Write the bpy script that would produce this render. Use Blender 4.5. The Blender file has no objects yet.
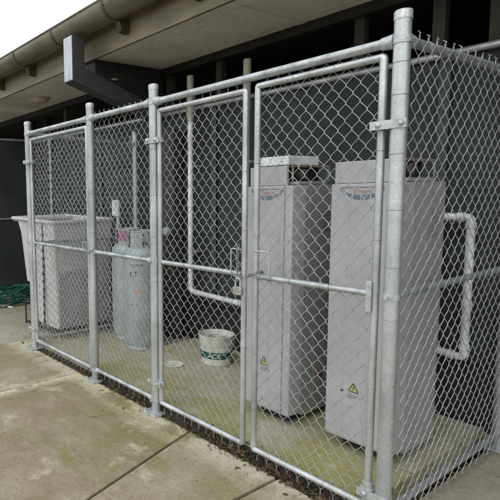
import bpy, bmesh, math, random
from mathutils import Vector, Matrix, noise
random.seed(7)
S = bpy.context.scene
COL = S.collection
PI = math.pi

# ------------------------------------------------------------------ materials
def mat(name, col, rough=0.6, metal=0.0, var=0.0, scale=8.0, col2=None, bump=0.0, bscale=60.0, spec=None, detail=6.0, stretch=None):
    m = bpy.data.materials.new(name); m.use_nodes = True
    nt = m.node_tree; N = nt.nodes; L = nt.links
    b = N['Principled BSDF']
    b.inputs['Base Color'].default_value = (*col, 1)
    b.inputs['Roughness'].default_value = rough
    b.inputs['Metallic'].default_value = metal
    if spec is not None: b.inputs['Specular IOR Level'].default_value = spec
    tc = N.new('ShaderNodeTexCoord')
    src = tc.outputs['Object']
    if stretch:
        mp = N.new('ShaderNodeMapping'); mp.inputs['Scale'].default_value = stretch
        L.new(src, mp.inputs['Vector']); src = mp.outputs['Vector']
    if var > 0 or col2:
        n = N.new('ShaderNodeTexNoise'); n.inputs['Scale'].default_value = scale; n.inputs['Detail'].default_value = detail
        n.inputs['Roughness'].default_value = 0.6
        L.new(src, n.inputs['Vector'])
        r = N.new('ShaderNodeValToRGB'); L.new(n.outputs['Fac'], r.inputs['Fac'])
        c2 = col2 if col2 else tuple(c * (1 - var) for c in col)
        c1 = tuple(min(1, c * (1 + var * 0.6)) for c in col)
        r.color_ramp.elements[0].position = 0.32; r.color_ramp.elements[0].color = (*c2, 1)
        r.color_ramp.elements[1].position = 0.66; r.color_ramp.elements[1].color = (*c1, 1)
        L.new(r.outputs['Color'], b.inputs['Base Color'])
        mr = N.new('ShaderNodeMapRange'); mr.inputs['To Min'].default_value = min(1, rough + .1); mr.inputs['To Max'].default_value = max(0.05, rough - .1)
        L.new(n.outputs['Fac'], mr.inputs['Value']); L.new(mr.outputs['Result'], b.inputs['Roughness'])
    if bump > 0:
        n2 = N.new('ShaderNodeTexNoise'); n2.inputs['Scale'].default_value = bscale; n2.inputs['Detail'].default_value = 5
        L.new(src, n2.inputs['Vector'])
        bp = N.new('ShaderNodeBump'); bp.inputs['Strength'].default_value = bump; bp.inputs['Distance'].default_value = 0.01
        L.new(n2.outputs['Fac'], bp.inputs['Height']); L.new(bp.outputs['Normal'], b.inputs['Normal'])
    return m

def N_add(N, L, s, v):
    x = N.new('ShaderNodeMath'); x.operation = 'ADD'; L.new(s, x.inputs[0]); x.inputs[1].default_value = v; return x.outputs[0]
def spangle(m, rust=.68):
    nt = m.node_tree; N = nt.nodes; L = nt.links; b = N['Principled BSDF']
    src = b.inputs['Base Color'].links[0].from_socket
    tc = N.new('ShaderNodeTexCoord'); v = N.new('ShaderNodeTexVoronoi'); v.inputs['Scale'].default_value = 110
    L.new(tc.outputs['Object'], v.inputs['Vector'])
    hsv = N.new('ShaderNodeSeparateColor'); L.new(v.outputs['Color'], hsv.inputs[0])
    mr = N.new('ShaderNodeMapRange'); mr.inputs['To Min'].default_value = .90; mr.inputs['To Max'].default_value = 1.07; L.new(hsv.outputs[0], mr.inputs['Value'])
    mx = N.new('ShaderNodeMix'); mx.data_type = 'RGBA'; mx.blend_type = 'MULTIPLY'; mx.inputs[0].default_value = 1
    L.new(src, mx.inputs[6]); L.new(mr.outputs['Result'], mx.inputs[7])
    n = N.new('ShaderNodeTexNoise'); n.inputs['Scale'].default_value = 13; n.inputs['Detail'].default_value = 9; n.inputs['Roughness'].default_value = .7
    L.new(tc.outputs['Object'], n.inputs['Vector'])
    r = N.new('ShaderNodeMapRange'); r.inputs['From Min'].default_value = rust; r.inputs['From Max'].default_value = rust + .09; L.new(n.outputs['Fac'], r.inputs['Value'])
    m2 = N.new('ShaderNodeMix'); m2.data_type = 'RGBA'; L.new(r.outputs['Result'], m2.inputs[0]); L.new(mx.outputs[2], m2.inputs[6]); m2.inputs[7].default_value = (.22, .15, .09, 1)
    n3 = N.new('ShaderNodeTexNoise'); n3.inputs['Scale'].default_value = 5; n3.inputs['Detail'].default_value = 10; n3.inputs['Roughness'].default_value = .75
    L.new(tc.outputs['Object'], n3.inputs['Vector'])
    r3 = N.new('ShaderNodeMapRange'); r3.inputs['From Min'].default_value = .42; r3.inputs['From Max'].default_value = .78; r3.inputs['To Max'].default_value = .35; L.new(n3.outputs['Fac'], r3.inputs['Value'])
    m3 = N.new('ShaderNodeMix'); m3.data_type = 'RGBA'; L.new(r3.outputs['Result'], m3.inputs[0]); L.new(m2.outputs[2], m3.inputs[6]); m3.inputs[7].default_value = (.30, .32, .31, 1)
    L.new(m3.outputs[2], b.inputs['Base Color'])
def grime(m, dirt=(.16, .14, .11), lo=.52, hi=.75, amt=.5):
    """vertical weather streaks and scuffs"""
    nt = m.node_tree; N = nt.nodes; L = nt.links; b = N['Principled BSDF']
    src = b.inputs['Base Color'].links[0].from_socket; tc = N.new('ShaderNodeTexCoord'); out = src
    for sc, scale, a in (((9, 9, .5), 2.2, amt), ((1, 1, 1), 17, amt * .7)):
        mp = N.new('ShaderNodeMapping'); mp.inputs['Scale'].default_value = sc; L.new(tc.outputs['Object'], mp.inputs['Vector'])
        n = N.new('ShaderNodeTexNoise'); n.inputs['Scale'].default_value = scale; n.inputs['Detail'].default_value = 8; n.inputs['Roughness'].default_value = .68; L.new(mp.outputs['Vector'], n.inputs['Vector'])
        r = N.new('ShaderNodeMapRange'); r.inputs['From Min'].default_value = lo; r.inputs['From Max'].default_value = hi; r.inputs['To Max'].default_value = a; L.new(n.outputs['Fac'], r.inputs['Value'])
        mx = N.new('ShaderNodeMix'); mx.data_type = 'RGBA'; L.new(r.outputs['Result'], mx.inputs[0]); L.new(out, mx.inputs[6]); mx.inputs[7].default_value = (*dirt, 1); out = mx.outputs[2]
    L.new(out, b.inputs['Base Color'])
def concrete_mat(name, tan, grey, green, pale, green_lo, green_hi, edge=None, seed=0.0, streak=False):
    """weathered concrete: tan/grey patches, moss-green stains, pale rubbed patches, dark specks.
    edge = (axis, a, b): moss grows stronger from a to b along that axis"""
    m = bpy.data.materials.new(name); m.use_nodes = True
    nt = m.node_tree; N = nt.nodes; L = nt.links; b = N['Principled BSDF']
    tc = N.new('ShaderNodeTexCoord'); mp = N.new('ShaderNodeMapping')
    mp.inputs['Location'].default_value = (seed, seed * 1.7, 0); L.new(tc.outputs['Object'], mp.inputs['Vector'])
    def nz(scale, detail=8, rough=.6, dist=0.0, sc=None):
        n = N.new('ShaderNodeTexNoise'); n.inputs['Scale'].default_value = scale; n.inputs['Detail'].default_value = detail
        n.inputs['Roughness'].default_value = rough; n.inputs['Distortion'].default_value = dist
        if sc:
            q = N.new('ShaderNodeMapping'); q.inputs['Scale'].default_value = sc
            L.new(mp.outputs['Vector'], q.inputs['Vector']); L.new(q.outputs['Vector'], n.inputs['Vector'])
        else: L.new(mp.outputs['Vector'], n.inputs['Vector'])
        return n.outputs['Fac']
    def ramp(f, lo, hi):
        r = N.new('ShaderNodeMapRange'); r.inputs['From Min'].default_value = lo; r.inputs['From Max'].default_value = hi
        r.interpolation_type = 'SMOOTHSTEP'
        L.new(f, r.inputs['Value']); return r.outputs['Result']
    def mix(f, a, c, fac=None, mode='MIX'):
        x = N.new('ShaderNodeMix'); x.data_type = 'RGBA'; x.blend_type = mode
        if fac is not None: x.inputs[0].default_value = fac
        if f is not None: L.new(f, x.inputs[0])
        for s, i in ((a, 6), (c, 7)):
            if isinstance(s, tuple): x.inputs[i].default_value = (*s, 1)
            else: L.new(s, x.inputs[i])
        return x.outputs[2]
    def math_(op, a, c):
        x = N.new('ShaderNodeMath'); x.operation = op; x.use_clamp = True
        for s, i in ((a, 0), (c, 1)):
            if isinstance(s, (int, float)): x.inputs[i].default_value = s
            else: L.new(s, x.inputs[i])
        return x.outputs[0]
    base = mix(ramp(nz(2.3, 8, .65), .35, .65), tan, grey)
    g = ramp(nz(1.7, 9, .62, .6, (1, 1.6, 1)), green_lo, green_hi)
    if edge:
        sp = N.new('ShaderNodeSeparateXYZ'); L.new(tc.outputs['Object'], sp.inputs[0])
        r = N.new('ShaderNodeMapRange'); r.inputs['From Min'].default_value = edge[1]; r.inputs['From Max'].default_value = edge[2]
        L.new(sp.outputs[edge[0]], r.inputs['Value'])
        e = math_('MULTIPLY', r.outputs['Result'], math_('ADD', ramp(nz(3.1, 7, .6), .33, .58), .14 if name == 'mossy_pad' else .0))
        g = math_('MAXIMUM', g, math_('MULTIPLY', e, .9))
    c = mix(math_('MULTIPLY', g, .9 if name == 'mossy_pad' else .75), base, green)
    c = mix(math_('MULTIPLY', ramp(nz(2.9, 9, .7, .3), .56, .72), .75), c, pale)
    if streak:
        sp2 = N.new('ShaderNodeSeparateXYZ'); L.new(tc.outputs['Object'], sp2.inputs[0])
        r2 = N.new('ShaderNodeMapRange'); r2.inputs['From Min'].default_value = -.26; r2.inputs['From Max'].default_value = -.07
        L.new(sp2.outputs['Y'], r2.inputs['Value'])
        c = mix(math_('MULTIPLY', math_('MULTIPLY', r2.outputs['Result'], ramp(nz(4.3, 7, .6), .38, .56)), .8), c, pale)
        d = math_('ABSOLUTE', N_add(N, L, sp2.outputs['X'], 2.43), 0)
        r3 = N.new('ShaderNodeMapRange'); r3.inputs['From Min'].default_value = .11; r3.inputs['From Max'].default_value = .0
        L.new(d, r3.inputs['Value'])
        c = mix(math_('MULTIPLY', r3.outputs['Result'], ramp(nz(6.5, 7, .65), .36, .56)), c, pale)
    fine = nz(28, 8, .75)
    c = mix(math_('MULTIPLY', ramp(fine, .50, .66), .35), c, tuple(v * .45 for v in tan))
    c = mix(math_('MULTIPLY', ramp(nz(95, 4, .7), .56, .68), .5), c, tuple(min(1, v * 1.5) for v in tan))
    c = mix(ramp(nz(55, 2, .5), .71, .75), c, (.035, .03, .02))
    vz = N.new('ShaderNodeTexVoronoi'); vz.feature = 'DISTANCE_TO_EDGE'; vz.inputs['Scale'].default_value = .95
    wn = N.new('ShaderNodeTexNoise'); wn.inputs['Scale'].default_value = 5; wn.inputs['Detail'].default_value = 8; L.new(mp.outputs['Vector'], wn.inputs['Vector'])
    vm = N.new('ShaderNodeVectorMath'); vm.operation = 'MULTIPLY_ADD'; L.new(wn.outputs['Color'], vm.inputs[0]); vm.inputs[1].default_value = (.22, .22, 0); L.new(mp.outputs['Vector'], vm.inputs[2])
    L.new(vm.outputs[0], vz.inputs['Vector'])
    crk = N.new('ShaderNodeMapRange'); crk.inputs['From Min'].default_value = .0035; crk.inputs['From Max'].default_value = .0012; L.new(vz.outputs['Distance'], crk.inputs['Value'])
    c = mix(math_('MULTIPLY', math_('MULTIPLY', crk.outputs['Result'], ramp(nz(1.9, 3, .5), .52, .60)), .7), c, (.07, .055, .04))
    grit = N.new('ShaderNodeTexVoronoi'); grit.inputs['Scale'].default_value = 190; L.new(mp.outputs['Vector'], grit.inputs['Vector'])
    gs = N.new('ShaderNodeSeparateColor'); L.new(grit.outputs['Color'], gs.inputs[0])
    gr = N.new('ShaderNodeMapRange'); gr.inputs['To Min'].default_value = .78; gr.inputs['To Max'].default_value = 1.22; L.new(gs.outputs[0], gr.inputs['Value'])
    c = mix(None, c, gr.outputs['Result'], fac=.8, mode='MULTIPLY')
    L.new(c, b.inputs['Base Color'])
    rr = N.new('ShaderNodeMapRange'); rr.inputs['To Min'].default_value = .6; rr.inputs['To Max'].default_value = .95
    L.new(nz(3.5), rr.inputs['Value']); L.new(rr.outputs['Result'], b.inputs['Roughness'])
    bp = N.new('ShaderNodeBump'); bp.inputs['Strength'].default_value = .8; bp.inputs['Distance'].default_value = .008
    L.new(fine, bp.inputs['Height']); L.new(bp.outputs['Normal'], b.inputs['Normal'])
    return m

M = {}
M['post'] = mat('galvanised_post', (.50, .515, .51), .42, .6, .35, 7, bump=.12, bscale=70, stretch=(1, 1, .35))
M['rail'] = mat('galvanised_rail', (.46, .48, .48), .42, .6, .38, 11, bump=.12, bscale=70)
M['wire'] = mat('galvanised_wire', (.375, .39, .385), .5, .4, .3, 20)
M['fitting'] = mat('zinc_fitting', (.47, .49, .49), .45, .45, .3, 40, bump=.1)
M['chain'] = mat('chain_steel', (.27, .275, .27), .45, .5, .4, 30)
M['tie'] = mat('tie_wire', (.28, .285, .28), .5, .5, .2, 30)
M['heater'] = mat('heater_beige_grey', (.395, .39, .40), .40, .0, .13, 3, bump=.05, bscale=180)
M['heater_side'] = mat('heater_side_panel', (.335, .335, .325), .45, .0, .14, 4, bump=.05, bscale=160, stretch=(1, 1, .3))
M['heater_dark'] = mat('flue_opening_shade', (.02, .018, .015), .8, 0, .3, 20)
M['rusty'] = mat('rusty_galvanised', (.30, .27, .23), .6, .3, .4, 22, col2=(.13, .06, .03))
M['flue_ring'] = mat('flue_ring_metal', (.10, .085, .07), .6, .4, .4, 25)
M['gap_wire'] = mat('shadow_gap_and_wire_black', (.02, .02, .02), .8)
M['seam'] = mat('panel_seam', (.24, .24, .24), .7)
M['concrete'] = concrete_mat('paving_concrete', (.215, .165, .10), (.29, .25, .175), (.155, .16, .04), (.53, .48, .34), .52, .68, ('Y', -.9, -.2), 3.1, True)
M['concrete_b'] = concrete_mat('paving_concrete_pale', (.24, .19, .12), (.32, .28, .20), (.18, .175, .055), (.50, .46, .35), .53, .70, ('Y', -.8, -.1), 9.4, True)
M['concrete_grey'] = concrete_mat('paving_concrete_grey', (.29, .26, .205), (.32, .295, .24), (.19, .20, .07), (.42, .39, .32), .52, .72, None, 5.0)
M['pad'] = concrete_mat('mossy_pad', (.38, .34, .25), (.45, .42, .34), (.27, .255, .05), (.55, .52, .42), .50, .70, ('Y', 1.0, .22), 1.3)
M['pad_old'] = concrete_mat('old_pad', (.36, .32, .22), (.38, .35, .27), (.25, .25, .10), (.46, .43, .34), .48, .68, None, 7.3)
M['soil'] = mat('dark_gap_soil', (.035, .028, .018), .95, 0, .5, 30, bump=.8, bscale=40)
M['joint'] = mat('joint_filler', (.045, .038, .026), .95, 0, .4, 25)
M['soffit'] = mat('soffit_sheet', (.72, .69, .62), .8, 0, .16, 2.0, bump=.05)
M['fascia'] = mat('fascia_olive', (.19, .162, .092), .6, 0, .4, 4, bump=.1, bscale=12, stretch=(.4, 1, 2))
M['gutter'] = mat('gutter_olive', (.16, .142, .095), .4, .1, .45, 3.5, stretch=(.6, 2, 2))
M['bracket'] = mat('gutter_strap', (.09, .075, .05), .5, .2, .3, 12)
M['wood_and_void'] = mat('dark_timber_and_void', (.018, .016, .014), .7, 0, .4, 8)
M['block'] = mat('bracket_block', (.05, .038, .02), .7)
M['stud'] = mat('olive_stud', (.045, .04, .026), .8, 0, .3, 10)
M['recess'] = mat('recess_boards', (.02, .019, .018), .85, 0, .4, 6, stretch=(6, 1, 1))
M['downpipe'] = mat('downpipe_charcoal', (.055, .052, .05), .5, .1, .3, 6)
M['downpipe_face'] = mat('downpipe_pale_face', (.45, .46, .48), .4, .4, .25, 10, stretch=(3, 3, .5))
M['pipe'] = mat('galvanised_pipe', (.76, .77, .77), .5, .1, .3, 10, bump=.1, stretch=(1, 1, .5))
M['pipe_cream'] = mat('flue_pipe_cream', (.40, .38, .28), .6, .1, .25, 10)
M['lamp'] = mat('lamp_cover', (.52, .44, .34), .5, 0, .2, 15)
M['bin'] = mat('bin_white', (.50, .50, .485), .55, 0, .16, 6, bump=.08)
M['bin_shade_grey'] = mat('bin_shade_grey', (.33, .33, .325), .6, 0, .18, 5, bump=.08)
M['black'] = mat('black_rubber', (.02, .02, .02), .6)
M['cyl'] = mat('cylinder_grey', (.34, .385, .385), .45, .1, .16, 6, bump=.05)
M['cyl_collar'] = mat('cylinder_collar', (.36, .38, .37), .5, .15, .2, 10)
M['pink'] = mat('tag_pink', (.55, .27, .42), .6)
M['bucket'] = mat('bucket_plastic', (.62, .62, .57), .5, 0, .22, 14, bump=.06)
M['bucket_in'] = mat('bucket_inside_dried_plaster', (.45, .44, .38), .8, 0, .5, 12, bump=.6, bscale=30)
M['green'] = mat('band_green', (.012, .085, .05), .5, 0, .2, 14)
M['white'] = mat('white_print', (.75, .75, .72), .5)
M['lid'] = mat('lid_plastic', (.60, .585, .50), .6, 0, .2, 20)
M['hose'] = mat('hose_green', (.010, .085, .055), .35, 0, .3, 10)
M['brass'] = mat('padlock_metal', (.42, .41, .385), .4, .6, .3, 30)
M['red'] = mat('print_red', (.40, .21, .20), .5)
M['blue'] = mat('print_blue', (.12, .15, .19), .5)
M['yellow'] = mat('label_yellow', (.5, .46, .12), .5)
M['ink'] = mat('print_black', (.03, .03, .03), .5)
M['orange'] = mat('print_orange', (.60, .26, .12), .5)
M['leafA'] = mat('leaf_brown', (.06, .036, .022), .8, 0, .5, 30)
M['leafB'] = mat('leaf_tan', (.13, .085, .05), .8, 0, .4, 30)
M['roof'] = mat('roof_sheet', (.2, .19, .18), .5, .2, .2, 3)
M['postbrown'] = mat('weathered_timber_post', (.042, .040, .037), .85, 0, .5, 14, stretch=(6, 6, .6), bump=.3)
M['valve'] = mat('valve_red', (.12, .02, .02), .5)

def cloth_mat():
    m = bpy.data.materials.new('shade_cloth'); m.use_nodes = True
    nt = m.node_tree; N = nt.nodes; L = nt.links; b = N['Principled BSDF']
    b.inputs['Roughness'].default_value = .75
    tc = N.new('ShaderNodeTexCoord')
    n = N.new('ShaderNodeTexNoise'); n.inputs['Scale'].default_value = 1.7; n.inputs['Detail'].default_value = 6
    L.new(tc.outputs['Object'], n.inputs['Vector'])
    v = N.new('ShaderNodeTexVoronoi'); v.inputs['Scale'].default_value = 90
    L.new(tc.outputs['Object'], v.inputs['Vector'])
    r = N.new('ShaderNodeValToRGB'); r.color_ramp.elements[0].position = .35; r.color_ramp.elements[1].position = .7
    r.color_ramp.elements[0].color = (.075, .083, .090, 1); r.color_ramp.elements[1].color = (.135, .145, .152, 1)
    L.new(n.outputs['Fac'], r.inputs['Fac'])
    mx = N.new('ShaderNodeMix'); mx.data_type = 'RGBA'; mx.blend_type = 'MULTIPLY'; mx.inputs[0].default_value = .6
    L.new(r.outputs['Color'], mx.inputs[6])
    r2 = N.new('ShaderNodeValToRGB'); r2.color_ramp.elements[0].color = (1, 1, 1, 1); r2.color_ramp.elements[1].color = (.3, .3, .3, 1); r2.color_ramp.elements[1].position = .8
    L.new(v.outputs['Distance'], r2.inputs['Fac']); L.new(r2.outputs['Color'], mx.inputs[7])
    L.new(mx.outputs[2], b.inputs['Base Color'])
    return m
for k in ('post', 'rail', 'fitting', 'pipe'): spangle(M[k], .64 if k != 'pipe' else .70)
for k in ('heater', 'heater_side', 'cyl', 'soffit', 'gutter', 'fascia', 'bin', 'bucket'): grime(M[k], amt=.28 if k in ('heater', 'heater_side') else .45)
M['cloth'] = cloth_mat(); M['hem'] = mat('cloth_hem', (.05, .055, .06), .8, 0, .4, 20)

# ------------------------------------------------------------------ builders
def obj(name, bm, m, parent=None, smooth=False, bevel=0.0, angle=40):
    me = bpy.data.meshes.new(name); bm.normal_update(); bm.to_mesh(me); bm.free()
    o = bpy.data.objects.new(name, me); COL.objects.link(o)
    mm = m if isinstance(m, (list, tuple)) else [m]
    for q in mm: me.materials.append(M[q])
    if parent is not None: o.parent = parent
    if smooth:
        for p in me.polygons: p.use_smooth = True
        me.set_sharp_from_angle(angle=math.radians(angle))
    if bevel > 0:
        md = o.modifiers.new('bevel', 'BEVEL'); md.width = bevel; md.segments = 3; md.limit_method = 'ANGLE'; md.angle_limit = math.radians(35)
        for p in me.polygons: p.use_smooth = True
        me.set_sharp_from_angle(angle=math.radians(50))
    return o
def tag(o, label=None, cat=None, group=None, kind=None):
    if label: o['label'] = label
    if cat: o['category'] = cat
    if group: o['group'] = group
    if kind: o['kind'] = kind
    return o
def thing(name, label, cat, loc=(0, 0, 0), group=None):
    o = bpy.data.objects.new(name, None); COL.objects.link(o); o.location = loc; o.empty_display_size = .1
    return tag(o, label, cat, group)
def loc_parts(root):
    """parts are modelled in world coordinates: shift them so the Empty sits at the thing's base"""
    l = root.location.copy()
    for c in [o for o in bpy.data.objects if o.parent == root]:
        c.location = c.location - l

def box(bm, x0, x1, y0, y1, z0, z1):
    v = [bm.verts.new((x, y, z)) for x in (x0, x1) for y in (y0, y1) for z in (z0, z1)]
    for f in ((0, 1, 3, 2), (4, 6, 7, 5), (0, 4, 5, 1), (2, 3, 7, 6), (0, 2, 6, 4), (1, 5, 7, 3)): bm.faces.new([v[i] for i in f])
def prism(bm, pts, axis, a, b):
    """extrude a polygon; axis 'x': pts are (y,z); 'y': (x,z); 'z': (x,y)"""
    def P(p, t): return (t, p[0], p[1]) if axis == 'x' else (p[0], t, p[1]) if axis == 'y' else (p[0], p[1], t)
    A = [bm.verts.new(P(p, a)) for p in pts]; B = [bm.verts.new(P(p, b)) for p in pts]; n = len(pts)
    bm.faces.new(A); bm.faces.new(B[::-1])
    for i in range(n): bm.faces.new((A[i], B[i], B[(i + 1) % n], A[(i + 1) % n]))
    bmesh.ops.recalc_face_normals(bm, faces=bm.faces)
def tube(bm, pts, r, n=16, cap=True, radii=None):
    pts = [Vector(p) for p in pts]; rings = []; up = None
    for i, p in enumerate(pts):
        a = pts[max(0, i - 1)]; b = pts[min(len(pts) - 1, i + 1)]; t = (b - a).normalized()
        if up is None:
            up = Vector((0, 0, 1)) if abs(t.z) < .9 else Vector((1, 0, 0))
        s = t.cross(up).normalized(); up = s.cross(t).normalized()
        rr = radii[i] if radii else r
        rings.append([bm.verts.new(p + (s * math.cos(2 * PI * k / n) + up * math.sin(2 * PI * k / n)) * rr) for k in range(n)])
    for A, B in zip(rings, rings[1:]):
        for k in range(n): bm.faces.new((A[k], A[(k + 1) % n], B[(k + 1) % n], B[k]))
    if cap: bm.faces.new(rings[0][::-1]); bm.faces.new(rings[-1])
def bend(pts, rad=.05, seg=6):
    pts = [Vector(p) for p in pts]; out = [pts[0]]
    for i in range(1, len(pts) - 1):
        a, b, c = pts[i - 1], pts[i], pts[i + 1]
        d1 = (a - b).normalized(); d2 = (c - b).normalized()
        r = min(rad, (a - b).length * .49, (c - b).length * .49)
        p0 = b + d1 * r; p1 = b + d2 * r
        for k in range(seg + 1):
            t = k / seg; out.append(p0 * (1 - t) ** 2 + b * 2 * t * (1 - t) + p1 * t * t)
    out.append(pts[-1]); return out
def ring(bm, c, axis, R, r, n=20, m=6):
    c = Vector(c); ax = Vector(axis).normalized()
    u = ax.orthogonal().normalized(); v = ax.cross(u)
    rs = []
    for i in range(n):
        a = 2 * PI * i / n; d = u * math.cos(a) + v * math.sin(a)
        rs.append([bm.verts.new(c + d * (R + r * math.cos(2 * PI * k / m)) + ax * r * math.sin(2 * PI * k / m)) for k in range(m)])
    for i in range(n):
        A, B = rs[i], rs[(i + 1) % n]
        for k in range(m): bm.faces.new((A[k], B[k], B[(k + 1) % m], A[(k + 1) % m]))
def lathe(bm, prof, c=(0, 0, 0), n=40, axis='z', capb=True, capt=True):
    c = Vector(c); rs = []
    for r, z in prof:
        rs.append([bm.verts.new(c + (Vector((r * math.cos(2 * PI * k / n), r * math.sin(2 * PI * k / n), z)) if axis == 'z'
                   else Vector((z, r * math.cos(2 * PI * k / n), r * math.sin(2 * PI * k / n))) if axis == 'x'
                   else Vector((r * math.cos(2 * PI * k / n), z, r * math.sin(2 * PI * k / n))))) for k in range(n)])
    for A, B in zip(rs, rs[1:]):
        for k in range(n): bm.faces.new((A[k], A[(k + 1) % n], B[(k + 1) % n], B[k]))
    if capb: bm.faces.new(rs[0][::-1])
    if capt: bm.faces.new(rs[-1])
    bmesh.ops.recalc_face_normals(bm, faces=bm.faces)
def NB(): return bmesh.new()

WR = .00172    # mesh wire radius
def chain_link(bm, o, u, n, width, z0, z1, top='spike', bottom='teeth', seed=0, W=.0615, H=.0745, r=WR, tl=.013):
    """real interwoven diamond mesh: zig-zag strands that hook round one another.
    o origin, u unit vector along the panel, n unit normal"""
    o = Vector(o); u = Vector(u); n = Vector(n); Z = Vector((0, 0, 1))
    ns = max(2, round(width / (W / 2))); hw = width / ns; hh = H / 2
    rows = round((z1 - z0) / hh)
    hh = (z1 - z0) / rows
    def warp(s, z):
        e = noise.noise_vector(Vector((s * 3.1 + seed * 9, z * 2.7, seed))) * .0045 + noise.noise_vector(Vector((s * 11 + seed, z * 13, seed * 3))) * .0012
        bul = noise.noise(Vector((s * 1.4 + seed * 5, z * 1.1, 4))) * .010 
        return o + u * (s + e.x) + Z * (z + e.y) + n * (bul + e.z)
    def strand(path, rr, nseg=5):
        rings = []
        for i, p in enumerate(path):
            a = path[max(0, i - 1)]; b = path[min(len(path) - 1, i + 1)]; t = (b - a).normalized()
            s = t.cross(n).normalized(); w2 = s.cross(t)
            rings.append([bm.verts.new(p + (s * math.cos(2 * PI * k / nseg) + w2 * math.sin(2 * PI * k / nseg)) * rr) for k in range(nseg)])
        for A, B in zip(rings, rings[1:]):
            for k in range(nseg): bm.faces.new((A[k], A[(k + 1) % nseg], B[(k + 1) % nseg], B[k]))
        bm.faces.new(rings[0][::-1]); bm.faces.new(rings[-1])
    for k in range(ns):
        path = []
        for j in range(rows + 1):
            side = (j + k) % 2
            s = (k + side) * hw + (r * .9 if side else -r * .9)
            z = z0 + j * hh
            p = warp((k + side) * hw, z) + u * (r * .9 if side else -r * .9)
            nxt = warp((k + 1 - side) * hw, z + hh)
            path.append(p - Z * .0025); path.append(p + Z * .0025)
            if j < rows:
                path.append((p + nxt) / 2 + n * (r * 1.0 if not side else -r * 1.0))
        strand(path, r)
    for end, jj in (('t', rows), ('b', 0)):
        st = top if end == 't' else bottom
        if not st: continue
        d = Z if end == 't' else -Z
        for k in range(ns + 1):
            if (jj + k) % 2 == 0 if end == 't' else (jj + k) % 2 == 0:
                base = warp(k * hw, z0 + jj * hh)
                Ls = .010 if st == 'spike' else tl
                q = []
                for ph in (0, PI):
                    pp = []
                    for i in range(7):
                        a = ph + i / 6 * 2 * PI * .9
                        pp.append(base + d * (Ls * i / 6) + u * math.cos(a) * r * .9 + n * math.sin(a) * r * .9)
                    jit = random.uniform(.7, 1.25)
                    sgn = 1 if ph == 0 else -1
                    pp.append(base + d * (Ls + (.007 if end == 't' else .5 * tl) * jit) + u * sgn * .004 * jit + n * .002)
                    pp.append(base + d * (Ls + (.011 if end == 't' else .8 * tl) * jit) + u * sgn * .0085 * jit + n * random.uniform(-.006, .006))
                    strand(pp, r * .95, 4)

def text_mesh(name, s, size, loc, rot, m, parent, extrude=.0008, sx=1.0):
    cu = bpy.data.curves.new(name, 'FONT'); cu.body = s; cu.size = size; cu.extrude = extrude; cu.align_x = 'CENTER'; cu.align_y = 'CENTER'
    t = bpy.data.objects.new(name, cu); COL.objects.link(t)
    bpy.context.view_layer.update()
    me = bpy.data.meshes.new_from_object(t.evaluated_get(bpy.context.evaluated_depsgraph_get()))
    bpy.data.objects.remove(t); bpy.data.curves.remove(cu)
    me.name = name
    mx = Matrix.Translation(loc) @ rot.to_4x4() @ Matrix.Diagonal((sx, 1, 1, 1))
    me.transform(mx)
    o = bpy.data.objects.new(name, me); COL.objects.link(o); me.materials.clear(); me.materials.append(M[m]); o.parent = parent
    return o
from mathutils import Euler
FACE_FRONT = Euler((PI / 2, 0, 0)).to_matrix()

# ------------------------------------------------------------------ layout (metres; x along the cage front, y into the cage)
P1, P2, P3, P4 = -3.281, -2.219, -1.483, 0.0
D = 1.243
HP, ZT, ZM = 2.15, 2.04, 1.03
PR, RR, SR = .030, .020, .0155

# ------------------------------------------------------------------ ground
bm = NB()
R0 = 160
v = [bm.verts.new(p) for p in ((-R0, -R0, -.10), (R0, -R0, -.10), (R0, R0, -.10), (-R0, R0, -.10))]; bm.faces.new(v)
tag(obj('ground', bm, 'soil'), kind='structure')

def slab(name, poly, z0, z1, m):
    bm = NB(); prism(bm, poly, 'z', z0, z1)
    o = obj(name, bm, m, bevel=.006); tag(o, kind='structure'); return o
YE = -.008    # front edge of the paving, just outside the fence line
j1 = [(-.10, -6), (-.50, YE)]           # joints as (x at y=-6, x at the fence)
slab('paving', [(-.512, -6), (.9, -6), (.9, -.035), (-.03, -.035), (-.512, YE)], -.09, 0, 'concrete_b')
slab('paving', [(-.50, -6), (-.528, -6), (-.528, YE), (-1.158, YE), (-.93, -.9), (-.50, -3.5)][1:], -.09, 0, 'concrete') if False else None
slab('paving', [(-.528, -6), (-.528, YE), (-1.150, YE), (-.92, -.92), (-.60, -6)], -.09, 0, 'concrete_b')
slab('paving', [(-.617, -6), (-.936, -.92), (-1.166, YE), (-2.446, YE), (-2.446, -6)], -.09, 0, 'concrete')
slab('paving', [(-2.458, -6), (-2.458, YE), (-3.30, YE), (-3.30, .9), (-3.60, .9), (-3.575, -6)], -.09, -.001, 'concrete_b')
slab('paving', [(-3.592, -6), (-3.617, .9), (-3.60, 1.4), (-8.5, 1.4), (-8.5, -6)], -.09, -.002, 'concrete_grey')
slab('paving', [(-3.30, .912), (-3.30, 1.4), (-3.59, 1.4), (-3.60, .912)], -.09, -.003, 'concrete_grey')
slab('paving', [(-.022, -.023), (.9, -.023), (.9, 1.30), (-.022, 1.30)], -.09, -.001, 'concrete_grey')
slab('paving', [(.912, -6), (6.5, -6), (6.5, 1.30), (.912, 1.30)], -.09, -.001, 'concrete_grey')
# pale mineral streak along one joint
# cage floor
slab('cage_floor', [(-3.27, .055), (-2.40, .055), (-2.47, 1.33), (-3.27, 1.33)], -.09, .018, 'pad_old')
slab('heater_pad', [(-2.395, .055), (-.055, .055), (-.095, .14), (-.10, 1.33), (-2.465, 1.33)], -.09, .055, 'pad')
bm = NB(); box(bm, -9, 6.5, 1.34, 3.2, -.09, .02)
tag(obj('verandah_floor', bm, 'pad_old'), kind='structure')

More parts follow.
